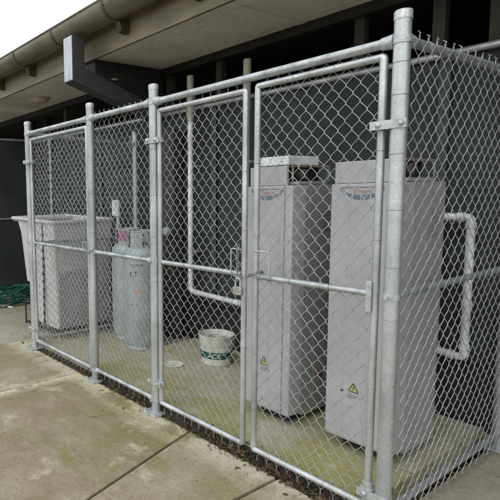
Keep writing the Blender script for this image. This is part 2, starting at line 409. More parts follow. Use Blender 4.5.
bm = NB(); prism(bm, [(-.009, -.06), (-.009, -.014), (.010, -.014), (.03, .012), (.054, .050), (.0545, -.06)], 'x', -2.40, -.056)
prism(bm, [(-.009, -.06), (-.009, -.014), (.0, -.013), (.0545, .012), (.0545, -.06)], 'x', -3.26, -2.401)
tag(obj('dirt', bm, 'soil'), 'strip of dark dirt packed in the gap between paving and pad', 'dirt', kind='stuff')
# ------------------------------------------------------------------ leaf litter in the gap
bm = NB()
def leaf(bm, x, y, z, s, a):
    tl = Euler((random.uniform(-.6, .6), random.uniform(-.6, .6), a)).to_matrix(); w = s * random.uniform(.22, .4)
    cu = random.uniform(-.25, .35) * s
    pts = [(-s / 2, 0, 0), (-s * .2, w / 2, cu * .3), (s * .25, w * .45, cu), (s / 2, 0, cu * 1.6), (s * .2, -w / 2, cu), (-s * .25, -w * .42, cu * .3)]
    bm.faces.new([bm.verts.new(tl @ Vector(p) + Vector((x, y, z))) for p in pts])
for i in range(2300):
    x = -random.random() * 3.2
    dens = math.exp(-((x + .62) / .45) ** 2) + .45 * math.exp(-((x + 1.9) / .4) ** 2) + .14
    if random.random() > dens: continue
    y = random.gauss(.014, .018)
    if random.random() < .07 * dens: y = -abs(random.gauss(0, .07)) - .008
    z = (max(-.02, min(.05, y * 1.05 - .005)) + .003 + random.random() * .01) if -.006 < y < .06 else .004
    leaf(bm, x, y, z + .004, random.choice((.012, .018, .024, .034, .045)) * random.uniform(.7, 1.2), random.random() * 6.28)
for i in range(260):
    y = random.random() * 1.2; x = random.gauss(-.06, .016)
    z = -.05 + random.random() * .03 if -.095 < x < -.022 else .004 if x >= -.022 else .06
    leaf(bm, x, y, z, random.uniform(.015, .04), random.random() * 6.28)
for i in range(70):
    leaf(bm, random.uniform(-3.2, .5), random.uniform(-1.6, -.05), .005, random.uniform(.008, .02), random.random() * 6.28)
for i in range(110):
    leaf(bm, random.uniform(-3.9, -3.3), random.gauss(.35, .18), .006, random.uniform(.02, .05), random.random() * 6.28)
for i, f in enumerate(bm.faces): f.material_index = i % 2 if i % 3 else 0
o = obj('leaf_litter', bm, ['leafA', 'leafB']); tag(o, 'dry brown leaves caught in the gap under the cage fence', 'leaf litter', kind='stuff')

# ------------------------------------------------------------------ cage fence (fixed frame, posts and fixed mesh)
fence = thing('chain_link_fence', 'galvanised chain link cage fence with round posts around the heaters and gas bottles', 'fence', (P4, 0, 0))
def tie(parent, c, axis, R, r=.0013):
    bm = NB(); ring(bm, c, axis, R, r, 24, 5); return obj('tie_wire', bm, 'tie', parent)
def post(x, y, h, plate=True, nb=None, r=PR):
    bm = NB(); n = 28
    lathe(bm, [(r, .0), (r, h - .022)], (x, y, 0), n, capb=True, capt=True)
    p = obj('post', bm, 'post', fence, smooth=True)
    bm = NB(); lathe(bm, [(r + .0022, h - .036), (r + .0022, h - .006), (r * .94, h - .001), (r * .55, h + .003), (.002, h + .004)], (x, y, 0), n)
    obj('cap', bm, 'fitting', p, smooth=True)
    bm = NB()
    if plate:
        box(bm, x - .068, x + .068, y - .068, y + .068, .0005, .010)
        q = obj('base_plate', bm, 'fitting', p, bevel=.003)
        for sx, sy in ((-1, -1), (1, 1), (1, -1), (-1, 1)):
            bm = NB(); lathe(bm, [(.011, .0), (.011, .007), (.006, .008), (.006, .018), (.004, .02)], (x + sx * .05, y + sy * .05, .0102), 6)
            obj('anchor_bolt', bm, 'fitting', p)
    for z in (nb if nb else [.35, .62, .89, 1.2, 1.47, 1.74]):
        tie(p, (x, y, z + random.uniform(-.02, .02)), (random.uniform(-.05, .05), random.uniform(-.05, .05), 1), r + .0010)
    return p
posts = {}
posts[1] = post(P1, 0, HP); posts[2] = post(P2, 0, HP); posts[3] = post(P3, 0, HP)
posts[4] = post(P4, 0, HP, nb=[.22, .47, .71, .95, 1.17, 1.40, 1.61, 1.83, 1.96])
posts[5] = post(P1 + .02, D, 2.12); posts[6] = post(P4, D, HP)

def rail(name, a, b, r, m='rail', parent=fence):
    bm = NB(); tube(bm, [a, b], r, 20); return obj(name, bm, m, parent, smooth=True)
def brace_band(p, x, y, z, r=PR, h=.03, dirs=()):
    """cup clamp that ties a rail to its post, with lug and bolt"""
    bm = NB(); lathe(bm, [(r + .004, z - h / 2), (r + .004, z + h / 2)], (x, y, 0), 28, capb=True, capt=True)
    for dx, dy in dirs:
        a = Vector((x, y, z)); d = Vector((dx, dy, 0))
        tube(bm, [a + d * (r - .004), a + d * (r + .014), a + d * (r + .045)], .026, 20, radii=[.030, .0275, .0245])
    obj('rail_clamp', bm, 'fitting', p, smooth=True, angle=50)
for i, (x, dd) in {1: (P1, [(1, 0), (0, 1)]), 2: (P2, [(1, 0), (-1, 0)]), 3: (P3, [(1, 0), (-1, 0)]), 4: (P4, [(-1, 0), (0, 1)])}.items():
    brace_band(posts[i], x, 0, ZT, dirs=dd)
brace_band(posts[5], P1 + .02, D, 1.985, dirs=[(0, -1)]); brace_band(posts[6], P4, D, ZT, dirs=[(0, -1)])
for a, b in ((P1, P2), (P2, P3), (P3, P4)): rail('top_rail', (a + PR, 0, ZT), (b - PR, 0, ZT), RR)
rail('top_rail', (P4, PR, ZT), (P4, D - PR, ZT), RR); rail('top_rail', (P1, PR, ZT), (P1 + .02, D - PR, 1.985), RR * .9)
# fixed front panel between posts 2 and 3
rail('mid_rail', (P2 + PR, 0, ZM), (P3 - PR, 0, ZM), SR); rail('bottom_rail', (P2 + PR, 0, .092), (P3 - PR, 0, .092), SR)
rail('mid_rail', (P4, PR, ZM), (P4, D - PR, ZM), SR); rail('bottom_rail', (P4, PR, .085), (P4, D - PR, .085), SR)
rail('mid_rail', (P1, PR, ZM - .01), (P1 + .02, D - PR, ZM - .01), SR); rail('bottom_rail', (P1, PR, .085), (P1 + .02, D - PR, .085), SR)
for i, (x, dd) in {2: (P2, [(1, 0)]), 3: (P3, [(-1, 0)]), 4: (P4, [(0, 1)]), 1: (P1, [(0, 1)])}.items():
    for z in (ZM, .09):
        bm = NB(); a = Vector((x, 0, z)); d = Vector((dd[0][0], dd[0][1], 0))
        lathe(bm, [(PR + .003, z - .012), (PR + .003, z + .012)], (x, 0, 0), 24)
        tube(bm, [a + d * (PR - .004), a + d * (PR + .03)], SR + .005, 16)
        # eye-bolt in front
        tube(bm, [a + Vector((.0, -PR - .004, 0)), a + Vector((0, -PR - .018, 0))], .008, 6)
        obj('rail_clamp', bm, 'fitting', posts[i], smooth=True, angle=45)
def mesh_part(parent, **k):
    bm = NB(); chain_link(bm, **k); return obj('wire_mesh', bm, 'wire', parent, smooth=True, angle=180)
mesh_part(fence, o=(P2 + PR + .002, .024, 0), u=(1, 0, 0), n=(0, -1, 0), width=P3 - P2 - 2 * PR - .004, z0=.045, z1=2.06, seed=1)
mesh_part(fence, o=(P4 + .026, .034, 0), u=(0, 1, 0), n=(1, 0, 0), width=D - .068, z0=.055, z1=2.052, seed=2, W=.077, H=.076, r=.0020, tl=.006)
mesh_part(fence, o=(P1 + .01, .034, 0), u=(0, 1, 0), n=(1, 0, 0), width=D - .068, z0=.05, z1=2.05, seed=3)
# tension bars + ties along fixed rails
for zz in (ZM, ZT):
    for x in (P2 + .2, P2 + .4, P2 + .6): tie(fence, (x, 0, zz), (1, .1, 0), (SR if zz == ZM else RR) + .001)
for y in (.2, .45, .7, .95):
    tie(fence, (P4, y, ZT), (0, 1, 0), RR + .001); tie(fence, (P4, y, ZM), (0, 1, 0), SR + .001)

# ------------------------------------------------------------------ gates
def gate(label, x0, x1, seed, zt=1.98, zb=.088, over=.018):
    g = thing('chain_link_gate', label, 'gate', ((x0 + x1) / 2, 0, 0), 'galvanised mesh gates of the cage')
    f = []
    bm = NB(); pts = [(x0, 0, zb), (x0, 0, zt), (x1, 0, zt), (x1, 0, zb)]
    loop = [(x0, 0, .6)] + [(x0, 0, zt), (x1, 0, zt), (x1, 0, zb), (x0, 0, zb)] + [(x0, 0, .6)]
    tube(bm, bend(loop, .009, 4), SR, 18, cap=False)
    fr = obj('gate_frame', bm, 'post', g, smooth=True)
    bm = NB(); tube(bm, [(x0 + SR, 0, ZM), (x1 - SR, 0, ZM)], SR * .95, 18); obj('mid_rail', bm, 'rail', g, smooth=True)
    bm = NB(); chain_link(bm, (x0 + SR * .6, .017, 0), (1, 0, 0), (0, -1, 0), x1 - x0 - SR * 1.2, .042, zt + over, seed=seed)
    obj('wire_mesh', bm, 'wire', g, smooth=True, angle=180)
    for x in (x0, x1):
        for z in (.3, .62, 1.25, 1.6): tie(g, (x, 0, z + random.uniform(-.03, .03)), (.06, .05, 1), SR + .0008)
    n = int((x1 - x0) / .2)
    for i in range(1, n):
        x = x0 + (x1 - x0) * i / n
        for z in (zt, ZM, zb): tie(g, (x, 0, z), (1, .15, 0), SR + .0008)
    return g
def hinge(g, xp, xg, z, parent):
    """flat strap hinge: band round the post, band round the gate stile, carriage bolts"""
    h = .034
    bm = NB()
    a, b = sorted((xp, xg))
    box(bm, a - (PR if a == xp else SR) - .014, b + (PR if b == xp else SR) + .014, -PR - .0065, -PR - .002, z - h / 2, z + h / 2)
    lathe(bm, [(PR + .002, z - h / 2 + .002), (PR + .002, z + h / 2 - .002)], (xp, 0, 0), 28)
    lathe(bm, [(SR + .014, z - h / 2 + .003), (SR + .014, z + h / 2 - .003)], (xg, -.001, 0), 24)
    hh = obj('hinge', bm, 'fitting', g, smooth=True, angle=40)
    for x in (xg + (.004 if xg < xp else -.004), xp + (.026 if xg < xp else -.026)):
        bm = NB(); lathe(bm, [(.002, -.011), (.007, -.0095), (.0105, -.006), (.0115, -.0005)], (x, -PR - .0065, z), 14, axis='y')
        obj('bolt', bm, 'fitting', hh, smooth=True)
g0 = gate('narrow mesh gate between the two leftmost cage posts, in front of the white tub', P1 + .056, P2 - .05, 11)
g1 = gate('middle mesh gate in front of the white bucket, with the padlock on its right edge', P3 + .056, -.753, 12)
g2 = gate('right hand mesh gate in front of the two heaters, next to the corner post', -.678, -.066, 13, zt=1.99, over=.034)
for z in (1.80, .22): hinge(g1, P3, P3 + .056, z, g1)
for z in (1.72, .16): hinge(g2, P4, -.066, z, g2)
for z in (1.78, .20): hinge(g0, P1, P1 + .056, z, g0)
# end plate of the mid rail of the right gate
bm = NB(); box(bm, -.066 - .028, -.066 - .004, -.026, -.018, .955, 1.085); obj('rail_end_plate', bm, 'fitting', g2, bevel=.002)
# drop handles: bent rod loops either side of the meeting stiles
for g, xs, d, w in ((g1, -.753, -1, .072), (g2, -.678, 1, .098)):
    bm = NB()
    tube(bm, bend([(xs + d * .004, -.02, 1.165), (xs + d * w, -.022, 1.165), (xs + d * w, -.022, 1.03)], .012, 5), .0038, 10)
    obj('handle', bm, 'fitting', g, smooth=True)
bm = NB(); tube(bm, bend([(P2 - .05, -.022, 1.10), (P2 - .11, -.022, 1.10), (P2 - .11, -.022, 1.03)], .012, 5), .0038, 10)
obj('handle', bm, 'fitting', g0, smooth=True)
# small drop-bolt sleeve at the bottom of the right gate's hinge side
bm = NB(); lathe(bm, [(.022, .11), (.022, .20)], (-.066, 0, 0), 20); obj('sleeve', bm, 'fitting', g2, smooth=True)
for g in (g0, g1, g2): loc_parts(g)

# ------------------------------------------------------------------ chains and padlock
def chain_bm(path, link=.024, r=.0025, w=.0075, closed=False):
    bm = NB(); pts = [Vector(p) for p in path]; seg = []
    tot = sum((b - a).length for a, b in zip(pts, pts[1:])); n = int(tot / (link * .72))
    def at(s):
        for a, b in zip(pts, pts[1:]):
            L_ = (b - a).length
            if s <= L_: return a + (b - a) * (s / L_)
            s -= L_
        return pts[-1]
    for i in range(n):
        c = at(tot * (i + .5) / n); t = (at(tot * (i + .9) / n) - at(tot * (i + .1) / n)).normalized()
        up = Vector((0, -1, .3)) if i % 2 else Vector((.2, .1, 1))
        s = t.cross(up); s = s.normalized() if s.length > .1 else t.orthogonal().normalized()
        k = []
        for q in range(14):
            a = 2 * PI * q / 14
            k.append(c + t * (math.cos(a) * link * .5) + s * (math.sin(a) * w))
        k.append(k[0]); tube(bm, k, r, 6, cap=False)
    return bm
R1 = SR + .008
p = [(-.80, -.024, 1.022), (-.775, -.030, 1.012), (-.753, -.033, 1.018), (-.715, -.032, 1.026), (-.68, -.034, 1.036), (-.655, -.030, 1.05), (-.648, -.004, 1.062),
     (-.66, .026, 1.05), (-.70, .034, 1.03), (-.755, .034, 1.02), (-.78, .012, 1.02), (-.785, -.02, 1.024)]
bm = chain_bm(p)
ch = tag(obj('chain', bm, 'chain', smooth=True), 'short steel chain wrapped around the meeting stiles of the double gate above the padlock', 'chain', 'gate chains')
ch2 = tag(obj('chain', chain_bm([(-.768, -.030, 1.19), (-.772, -.034, 1.15), (-.77, -.034, 1.09), (-.768, -.036, 1.03), (-.762, -.038, 1.00)]), 'chain', smooth=True),
          'loose vertical length of chain hanging down the stile of the middle gate', 'chain', 'gate chains')
p = [(P2 - .075, -.02, 1.04), (P2 - .05, -.028, 1.03), (P2 - .015, -.042, 1.025), (P2 + .022, -.038, 1.04), (P2 + .042, 0, 1.05), (P2 + .02, .036, 1.045), (P2 - .03, .036, 1.035), (P2 - .075, .02, 1.03), (P2 - .085, 0, 1.03)]
tag(obj('chain', chain_bm(p), 'chain', smooth=True), 'small chain tying the narrow left gate to the second post', 'chain', 'gate chains')
pl = thing('padlock', 'dull metal padlock hanging from the chain where the double gates meet', 'padlock', (-.757, -.045, .925))
bm = NB(); prism(bm, [(-.026, 0), (.026, 0), (.028, .006), (.028, .036), (.022, .044), (-.022, .044), (-.028, .036), (-.028, .006)], 'y', -.010, .010); obj('lock_body', bm, 'brass', pl, bevel=.003)
bm = NB(); tube(bm, bend([(-.016, 0, .04), (-.016, 0, .088), (.016, 0, .088), (.016, 0, .04)], .015, 6), .0042, 10); obj('shackle', bm, 'fitting', pl, smooth=True)
bm = NB()
tube(bm, bend([(P2 - .06, -.03, 1.04), (P2 - .06, -.034, 1.10), (P2 - .03, -.036, 1.10), (P2 - .03, -.03, 1.04)], .012, 5), .0035, 8)
bmesh.ops.scale(bm, vec=(1, 1, 1), verts=bm.verts)
tag(obj('wire_loop', bm, 'tie', smooth=True), 'thin wire loop standing up from the chain at the second post', 'wire loop')

# ------------------------------------------------------------------ water heaters
def heater(label, x0, w, y0, valve=True):
    x1 = x0 + w; z0, z1, z2 = .135, 1.497, 1.61
    d = .545
    t = thing('water_heater', label, 'water heater', (x0 + w / 2, y0 + .25, .055), 'outdoor gas water heaters')
    bm = NB(); box(bm, x0, x1, y0, y0 + .135, z0 - .012, z1); b = obj('front_cover', bm, 'heater', t, bevel=.007)
    # rear casing with rounded back corners
    bm = NB(); pts = [(x0 + .004, y0 + .138), (x1 - .004, y0 + .138)]
    rc = .10
    for k in range(9):
        a = PI / 2 * k / 8; pts.append((x1 - .004 - rc + rc * math.cos(a), y0 + d - rc + rc * math.sin(a)))
    for k in range(9):
        a = PI / 2 + PI / 2 * k / 8; pts.append((x0 + .004 + rc + rc * math.cos(a), y0 + d - rc + rc * math.sin(a)))
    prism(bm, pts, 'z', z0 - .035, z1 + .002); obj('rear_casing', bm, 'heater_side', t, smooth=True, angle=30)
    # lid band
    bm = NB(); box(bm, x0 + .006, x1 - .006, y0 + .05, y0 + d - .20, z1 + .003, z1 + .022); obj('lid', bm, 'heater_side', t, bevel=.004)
    # front upper panel, set in from the sides
    bm = NB(); box(bm, x0 + .014, x1 - .045, y0 + .004, y0 + .028, z1 + .001, z2); obj('upper_panel', bm, 'heater', t, bevel=.004)
    # flue terminal
    f = NB(); box(f, x0 + .03, x1 - .035, y0 + .05, y0 + d - .13, z2 - .008, z2 + .004)
    ft = obj('flue_hood', f, 'rusty', t, bevel=.002)
    bm = NB(); box(bm, x0 + .07, x1 - .085, y0 + .09, y0 + d - .17, z1 + .026, z2 - .009); obj('cavity_shade', bm, 'heater_dark', ft)  # solid black box for the opening, its shade put into the colour
    for xx, yy in ((x0 + .035, y0 + .055), (x1 - .04, y0 + .055), (x1 - .04, y0 + d - .136), (x0 + .035, y0 + d - .136)):
        bm = NB(); box(bm, xx - .004, xx + .004, yy - .004, yy + .004, z1 + .026, z2 - .008); obj('hood_leg', bm, 'heater_side', ft)
    bm = NB(); lathe(bm, [(.026, -.0), (.032, .004), (.032, .05), (.026, .055)], (x1 - .085, y0 + .16, z1 + .065), 18, axis='x'); obj('flue_ring', bm, 'flue_ring', ft, smooth=True)
    for xx in (x0 + .012, x1 - .025):
        for zz in (z0 + .05, .8, z1 - .05):
            bm = NB(); lathe(bm, [(.0015, -.003), (.0055, -.002), (.006, 0)], (xx, y0 - (.004 if xx < x0 + .1 else .0), zz), 10, axis='y'); obj('screw', bm, 'fitting', b)
    for k in range(6):
        bm = NB(); box(bm, x1 - .0035, x1 + .0005, y0 + .30, y0 + .40, z1 - .16 - .022 * k, z1 - .154 - .022 * k); obj('vent_slot', bm, 'seam', t)
    # vertical fold near the right edge of the front
    bm = NB(); box(bm, x1 - .050, x1 - .0465, y0 - .0012, y0 + .002, z0 - .01, z1 - .004); obj('panel_fold', bm, 'seam', b)
    bm = NB(); box(bm, x0 + .003, x1 - .052, y0 - .004, y0 - .0005, z0 + .002, z1 - .006); obj('front_skin', bm, 'heater', b, bevel=.0015)
    # feet as one block, black for the shadow gap under the casing
    bm = NB(); box(bm, x0 + .06, x1 - .06, y0 + .08, y0 + d - .09, .0555, z0 - .013); obj('base', bm, 'gap_wire', t)
    # side seam of the casing, service valve
    if valve:
      bm = NB(); box(bm, x1 - .005, x1 - .0015, y0 + .255, y0 + .262, z0 + .02, z1 - .01); obj('side_seam', bm, 'seam', t)
    if valve:
        bm = NB(); lathe(bm, [(.015, 0), (.015, .018), (.008, .024)], (x1 - .004, y0 + .30, .33), 14, axis='x'); obj('valve', bm, 'valve', t, smooth=True)
    # maker's shield: flat top, curved bottom with blue-grey segments, red lettering
    cx = x0 + w * .46; zt = 1.478; hw = .112; yy = y0 - .0045
    em = NB()
    def arc(u, drop): return (cx + u * hw, zt - .012 - drop * (1 - u * u) ** .8)
    box(em, cx - hw, cx + hw, yy - .0008, yy, zt - .002, zt)
    logo = obj('maker_badge', em, 'ink', t)
    bm = NB()
    segs = [(-1, -.80), (-.74, -.46), (-.38, -.06), (0.0, .36), (.44, .72), (.80, 1)]
    for a, c in segs:
        n = 5; top = [arc(a + (c - a) * i / n, .026) for i in range(n + 1)]; bot = [arc(a + (c - a) * i / n, .052) for i in range(n + 1)]
        if a == -1 or c == 1: top = [(p[0], zt - .004) for p in top]
        prism(bm, top + bot[::-1], 'y', yy - .0008, yy)
    obj('badge_border', bm, 'blue', logo)
    text_mesh('badge_lettering', 'Rheem', .033, (cx + .005, yy - .0002, zt - .020), FACE_FRONT, 'red', logo)
    # electrical warning triangle and small notice
    wx, wz = x0 + w * .44, .425
    if w < .345: wx = x0 + w * .45
    bm = NB(); prism(bm, [(wx - .026, wz - .021), (wx + .026, wz - .021), (wx, wz + .026)], 'y', yy - .0006, yy); wl = obj('warning_label', bm, 'yellow', t)
    bm = NB()
    for (a, c) in (((-.026, -.021), (.026, -.021)), ((.026, -.021), (0, .026)), ((0, .026), (-.026, -.021))):
        tube(bm, [(wx + a[0], yy - .001, wz + a[1]), (wx + c[0], yy - .001, wz + c[1])], .0022, 6)
    prism(bm, [(wx + .004, wz + .012), (wx - .006, wz - .004), (wx, wz - .004), (wx - .003, wz - .016), (wx + .008, wz + .001), (wx + .002, wz + .001), (wx + .007, wz + .012)], 'y', yy - .0014, yy - .0006)
    obj('warning_border', bm, 'ink', wl)
    bm = NB()
    for dx, dz, s in ((-.062, -.030, .007), (.036, -.05, .004)): lathe(bm, [(s, -.0008), (s, 0)], (wx + dx, yy, wz + dz), 10, axis='y')
    for k in range(3): box(bm, wx - .03, wx + .03 - .01 * k, yy - .0006, yy, wz - .042 - k * .008, wz - .040 - k * .008)
    obj('notice_print', bm, 'ink', wl)
    loc_parts(t); return t
heater('grey box water heater on the mossy pad just behind where the double gates meet', -1.07, .315, .405)
heater('grey box water heater nearest the corner post, right one of the pair', -.53, .355, .42, False)
# a folded sheet lying on top of the left heater
bm = NB(); box(bm, -1.0, -.80, .425, .72, 1.6155, 1.668)
tag(obj('metal_offcut', bm, 'pipe', bevel=.004), 'pale metal offcut lying on the hood of the left heater', 'metal offcut')

# ------------------------------------------------------------------ gas cylinders
def cylinder(label, x, y, r=.168, prints=True, grp='tall grey gas bottles'):
    t = thing('gas_cylinder', label, 'gas cylinder', (x, y, .018), grp)
    bm = NB(); H = .97
    prof = [(r * .93, .05), (r, .09), (r, .30), (r * 1.006, .31), (r, .32), (r, H - .10)]
    for k in range(1, 9):
        a = PI / 2 * k / 8; prof.append((r * (.30 + .70 * math.cos(a) ** .9 if k < 8 else .30), H - .10 + .10 * math.sin(a)))
    lathe(bm, prof, (0, 0, 0), 48); b = obj('body', bm, 'cyl', t, smooth=True, angle=60)
    bm = NB(); lathe(bm, [(r * .86, 0), (r * .9, .012), (r * .86, .02), (r * .86, .065)], (0, 0, 0), 48); obj('foot_ring', bm, 'cyl_collar', t, smooth=True)
    # collar: three curved guard plates with gaps
    bm = NB(); rc = r * .74
    for a0, a1 in ((-2.9, -1.95), (-1.55, -.55), (-.15, 1.0), (1.5, 2.9)):
        n = 10; q = []
        for i in range(n + 1):
            a = a0 + (a1 - a0) * i / n
            q.append([bm.verts.new((rr * math.cos(a), rr * math.sin(a), z)) for rr, z in ((rc, H - .02), (rc, H + .135), (rc - .006, H + .135), (rc - .006, H - .02))])
        for A, B in zip(q, q[1:]):
            for k in range(4): bm.faces.new((A[k], A[(k + 1) % 4], B[(k + 1) % 4], B[k]))
        bm.faces.new(q[0]); bm.faces.new(q[-1][::-1])
    ring(bm, (0, 0, H + .135), (0, 0, 1), rc - .003, .006, 36, 6)
    bmesh.ops.recalc_face_normals(bm, faces=bm.faces)
    obj('collar', bm, 'cyl_collar', t, smooth=True, angle=40)
    bm = NB(); lathe(bm, [(.022, H - .01), (.022, H + .05), (.014, H + .055), (.014, H + .08), (.034, H + .083), (.034, H + .10), (.01, H + .105)], (0, 0, 0), 20)
    obj('valve', bm, 'black', t, smooth=True)
    return t, b, r, H
def wrap_text(name, s, size, r, ang, z, m, parent):
    """lettering that follows the cylinder wall"""
    o = text_mesh(name, s, size, (0, 0, 0), Euler((PI / 2, 0, 0)).to_matrix(), m, parent, extrude=.0004)
    for v in o.data.vertices:
        a = ang + v.co.x / r; rr = r + .0012 - v.co.y * .2
        v.co = Vector((rr * math.cos(a), rr * math.sin(a), z + v.co.z))
    return o
VA = math.atan2(-2.12 - .8, 1.02 + 2.65)   # direction from the bottles towards the lens
cA, bA, r, H = cylinder('tall grey gas bottle standing in front, with printed red and orange marks', -2.645, .815)
wrap_text('printed_marking', 'N STOP', .034, r, VA - .25, .80, 'ink', bA)
wrap_text('printed_marking', 'LT', .075, r, VA - .42, .715, 'ink', bA)
wrap_text('printed_marking', '~', .16, r, VA - .22, .56, 'orange', bA)
wrap_text('printed_marking', 'LPG', .05, r, VA - .15, .565, 'orange', bA)
wrap_text('printed_marking', '- -', .07, r, VA - .42, .44, 'ink', bA)
cB, bB, r, H = cylinder('tall grey gas bottle standing behind, with a pink tag on its collar', -2.985, .925)
bm = NB(); q = []
for i in range(9):
    a = VA - .80 + 1.25 * i / 8; q.append((bm.verts.new((.132 * math.cos(a), .132 * math.sin(a), H + .03)), bm.verts.new((.132 * math.cos(a), .132 * math.sin(a), H + .12))))
for A, B in zip(q, q[1:]): bm.faces.new((A[0], B[0], B[1], A[1]))
bmesh.ops.solidify(bm, geom=bm.faces[:], thickness=.002)
obj('tag', bm, 'pink', cB)
# gas regulator on the wall beside the bottles
t = thing('gas_regulator', 'small round grey gas regulator on the dark post behind the bottles', 'regulator', (-2.65, 1.15, 1.10))
bm = NB(); lathe(bm, [(.015, -.04), (.036, -.036), (.04, -.024), (.04, 0), (.02, .012)], (0, 0, 0), 24, axis='y'); obj('housing', bm, 'cyl', t, smooth=True)
bm = NB(); tube(bm, bend([(0, .0, -.05), (0, .0, -.16), (-.05, -.2, -.14), (-.03, -.31, -.06)], .06, 6), .009, 10); obj('hose', bm, 'black', t, smooth=True)

# ------------------------------------------------------------------ bucket and lid
bk = thing('bucket', 'white plastic bucket with a green band and dried plaster inside, on the pad', 'bucket', (-1.835, .955, .056))
prof = [(.113, .0), (.118, .004), (.128, .10), (.130, .165), (.1345, .166), (.1365, .20), (.1385, .202), (.140, .232), (.1455, .234), (.1455, .244), (.138, .246), (.134, .238), (.125, .10), (.118, .03)]
bm = NB(); lathe(bm, prof, n=48); obj('tub', bm, 'bucket', bk, smooth=True, angle=35)
bm = NB(); lathe(bm, [(.1155, .19), (.08, .196), (.03, .186), (.002, .188)], n=48, capb=False, capt=True)
for v in bm.verts: v.co.z += noise.noise(v.co * 30) * .012; 
lathe(bm, [(.1335, .205), (.118, .192)], n=48, capb=False, capt=False); obj('contents', bm, 'bucket_in', bk, smooth=True, angle=180)
bm = NB(); lathe(bm, [(.1240, .060), (.1305, .1175)], n=48, capb=False, capt=False)
for v in bm.verts: v.co.x *= 1.008; v.co.y *= 1.008
band = obj('band', bm, 'green', bk, smooth=True)
va = math.atan2(-2.12 - .95, 1.02 + 1.84)
wrap = wrap_text('band_lettering', 'ACA', .052, .132, va - .12, .089, 'white', band)
bm = NB(); tube(bm, [(.147 * math.cos(a), .147 * math.sin(a), .215 - .115 * math.sin((a - va + 1.35) / 2.9 * PI) ) for a in [va - 1.45 + 2.9 * i / 24 for i in range(25)]], .0022, 6)
obj('handle', bm, 'fitting', bk, smooth=True)
bm = NB(); lathe(bm, [(.074, 0), (.078, .003), (.078, .008), (.072, .009), (.068, .006), (.002, .006)], (-2.0, .635, .056), 40)
tag(obj('plastic_disc', bm, 'lid', smooth=True), 'flat pale plastic disc lying on the pad left of the bucket', 'disc')
# ------------------------------------------------------------------ flue / vent pipes
def coupling(bm, p, axis, r=.028, L_=.03):
    p = Vector(p); a = Vector(axis).normalized(); tube(bm, [p - a * L_ / 2, p + a * L_ / 2], r, 18)
yp = 1.235
vp = thing('vent_pipe', 'pale U shaped pipe loop on the dark screen behind the bucket, with cream tops', 'pipe', (-2.42, yp, .53))
bm = NB(); tube(bm, bend([(-2.425, yp, 2.14), (-2.425, yp, .535), (-1.78, yp, .515), (-1.78, yp, 2.14)], .05, 7), .0235, 18)
for p, a in (((-2.425, yp, .61), (0, 0, 1)), ((-2.34, yp, .532), (1, 0, 0)), ((-2.425, yp, 1.35), (0, 0, 1)), ((-1.85, yp, .517), (1, 0, 0)), ((-2.425, yp, 1.98), (0, 0, 1))): coupling(bm, p, a, .029)
obj('pipe_loop', bm, 'pipe', vp, smooth=True)
for x in (-2.425, -1.78):
    bm = NB(); lathe(bm, [(.031, 2.12), (.031, 2.52), (.026, 2.525)], (x, yp, 0), 20); obj('pipe_top', bm, 'pipe_cream', vp, smooth=True)
for x, z in ((-2.425, .9), (-2.425, 1.7), (-1.78, .9), (-1.78, 1.7)):
    bm = NB(); box(bm, x - .03, x + .03, yp + .018, 1.34, z, z + .02); obj('clip', bm, 'fitting', vp)
loc_parts(vp)
vp = thing('vent_pipe', 'pale bent pipe loop behind the right heater, seen through the side mesh', 'pipe', (-.18, 1.24, .48))
bm = NB(); tube(bm, bend([(-.50, 1.24, 1.295), (-.185, 1.24, 1.295), (-.185, 1.24, .475), (-.50, 1.24, .505)], .03, 6), .0225, 18)
for p, a in (((-.185, 1.24, 1.25), (0, 0, 1)), ((-.185, 1.24, .54), (0, 0, 1)), ((-.185, 1.24, .80), (0, 0, 1)), ((-.235, 1.24, 1.295), (1, 0, 0)), ((-.25, 1.24, .48), (1, 0, 0))): coupling(bm, p, a, .028)
obj('pipe_loop', bm, 'pipe', vp, smooth=True); loc_parts(vp)
# timber post standing against the screen
bm = NB(); box(bm, -2.78, -2.62, 1.20, 1.315, .019, 2.07)
tag(obj('timber_post', bm, 'postbrown', bevel=.006), 'weathered dark timber post against the screen behind the gas bottles', 'post')
bm = NB(); lathe(bm, [(.022, .019), (.022, 1.36), (.012, 1.37)], (-3.62, 1.27, 0), 14); box(bm, -3.69, -3.56, 1.235, 1.255, 1.22, 1.40)
tag(obj('standpipe', bm, 'pipe', smooth=True), 'short pale standpipe and plate just above the white tub', 'standpipe')

# ------------------------------------------------------------------ shade-cloth screen along the building
sc = thing('shade_screen', 'long dark shade cloth screen on a pipe frame behind the cage', 'screen fence', (-1.5, 1.345, 0))
bm = NB()
def sheet(bm, f, nu, nv):
    g = [[bm.verts.new(f(i / nu, j / nv)) for j in range(nv + 1)] for i in range(nu + 1)]
    for i in range(nu):
        for j in range(nv): bm.faces.new((g[i][j], g[i + 1][j], g[i + 1][j + 1], g[i][j + 1]))
sheet(bm, lambda u, v: (-5.87 + 9.4 * u, 1.356 + .030 * noise.noise(Vector((u * 26, v * 1.6, 0))) + .012 * noise.noise(Vector((u * 90 + v * 4, v * 2.5, 3))) - .004 * (1 if (u * 9.4) % 1.83 < .05 else 0), .44 + 1.79 * v), 420, 36)
bmesh.ops.solidify(bm, geom=bm.faces[:], thickness=.003)
obj('cloth', bm, 'cloth', sc, smooth=True)
for x in (-4.05, -2.22, -.39, 1.44):
    bm = NB(); box(bm, x - .03, x + .03, 1.322, 1.327, .45, 2.22); obj('hem', bm, 'hem', sc)
bm = NB(); tube(bm, [(-5.9, 1.33, 2.247), (3.5, 1.33, 2.247)], .021, 16); obj('top_rail', bm, 'rail', sc, smooth=True)
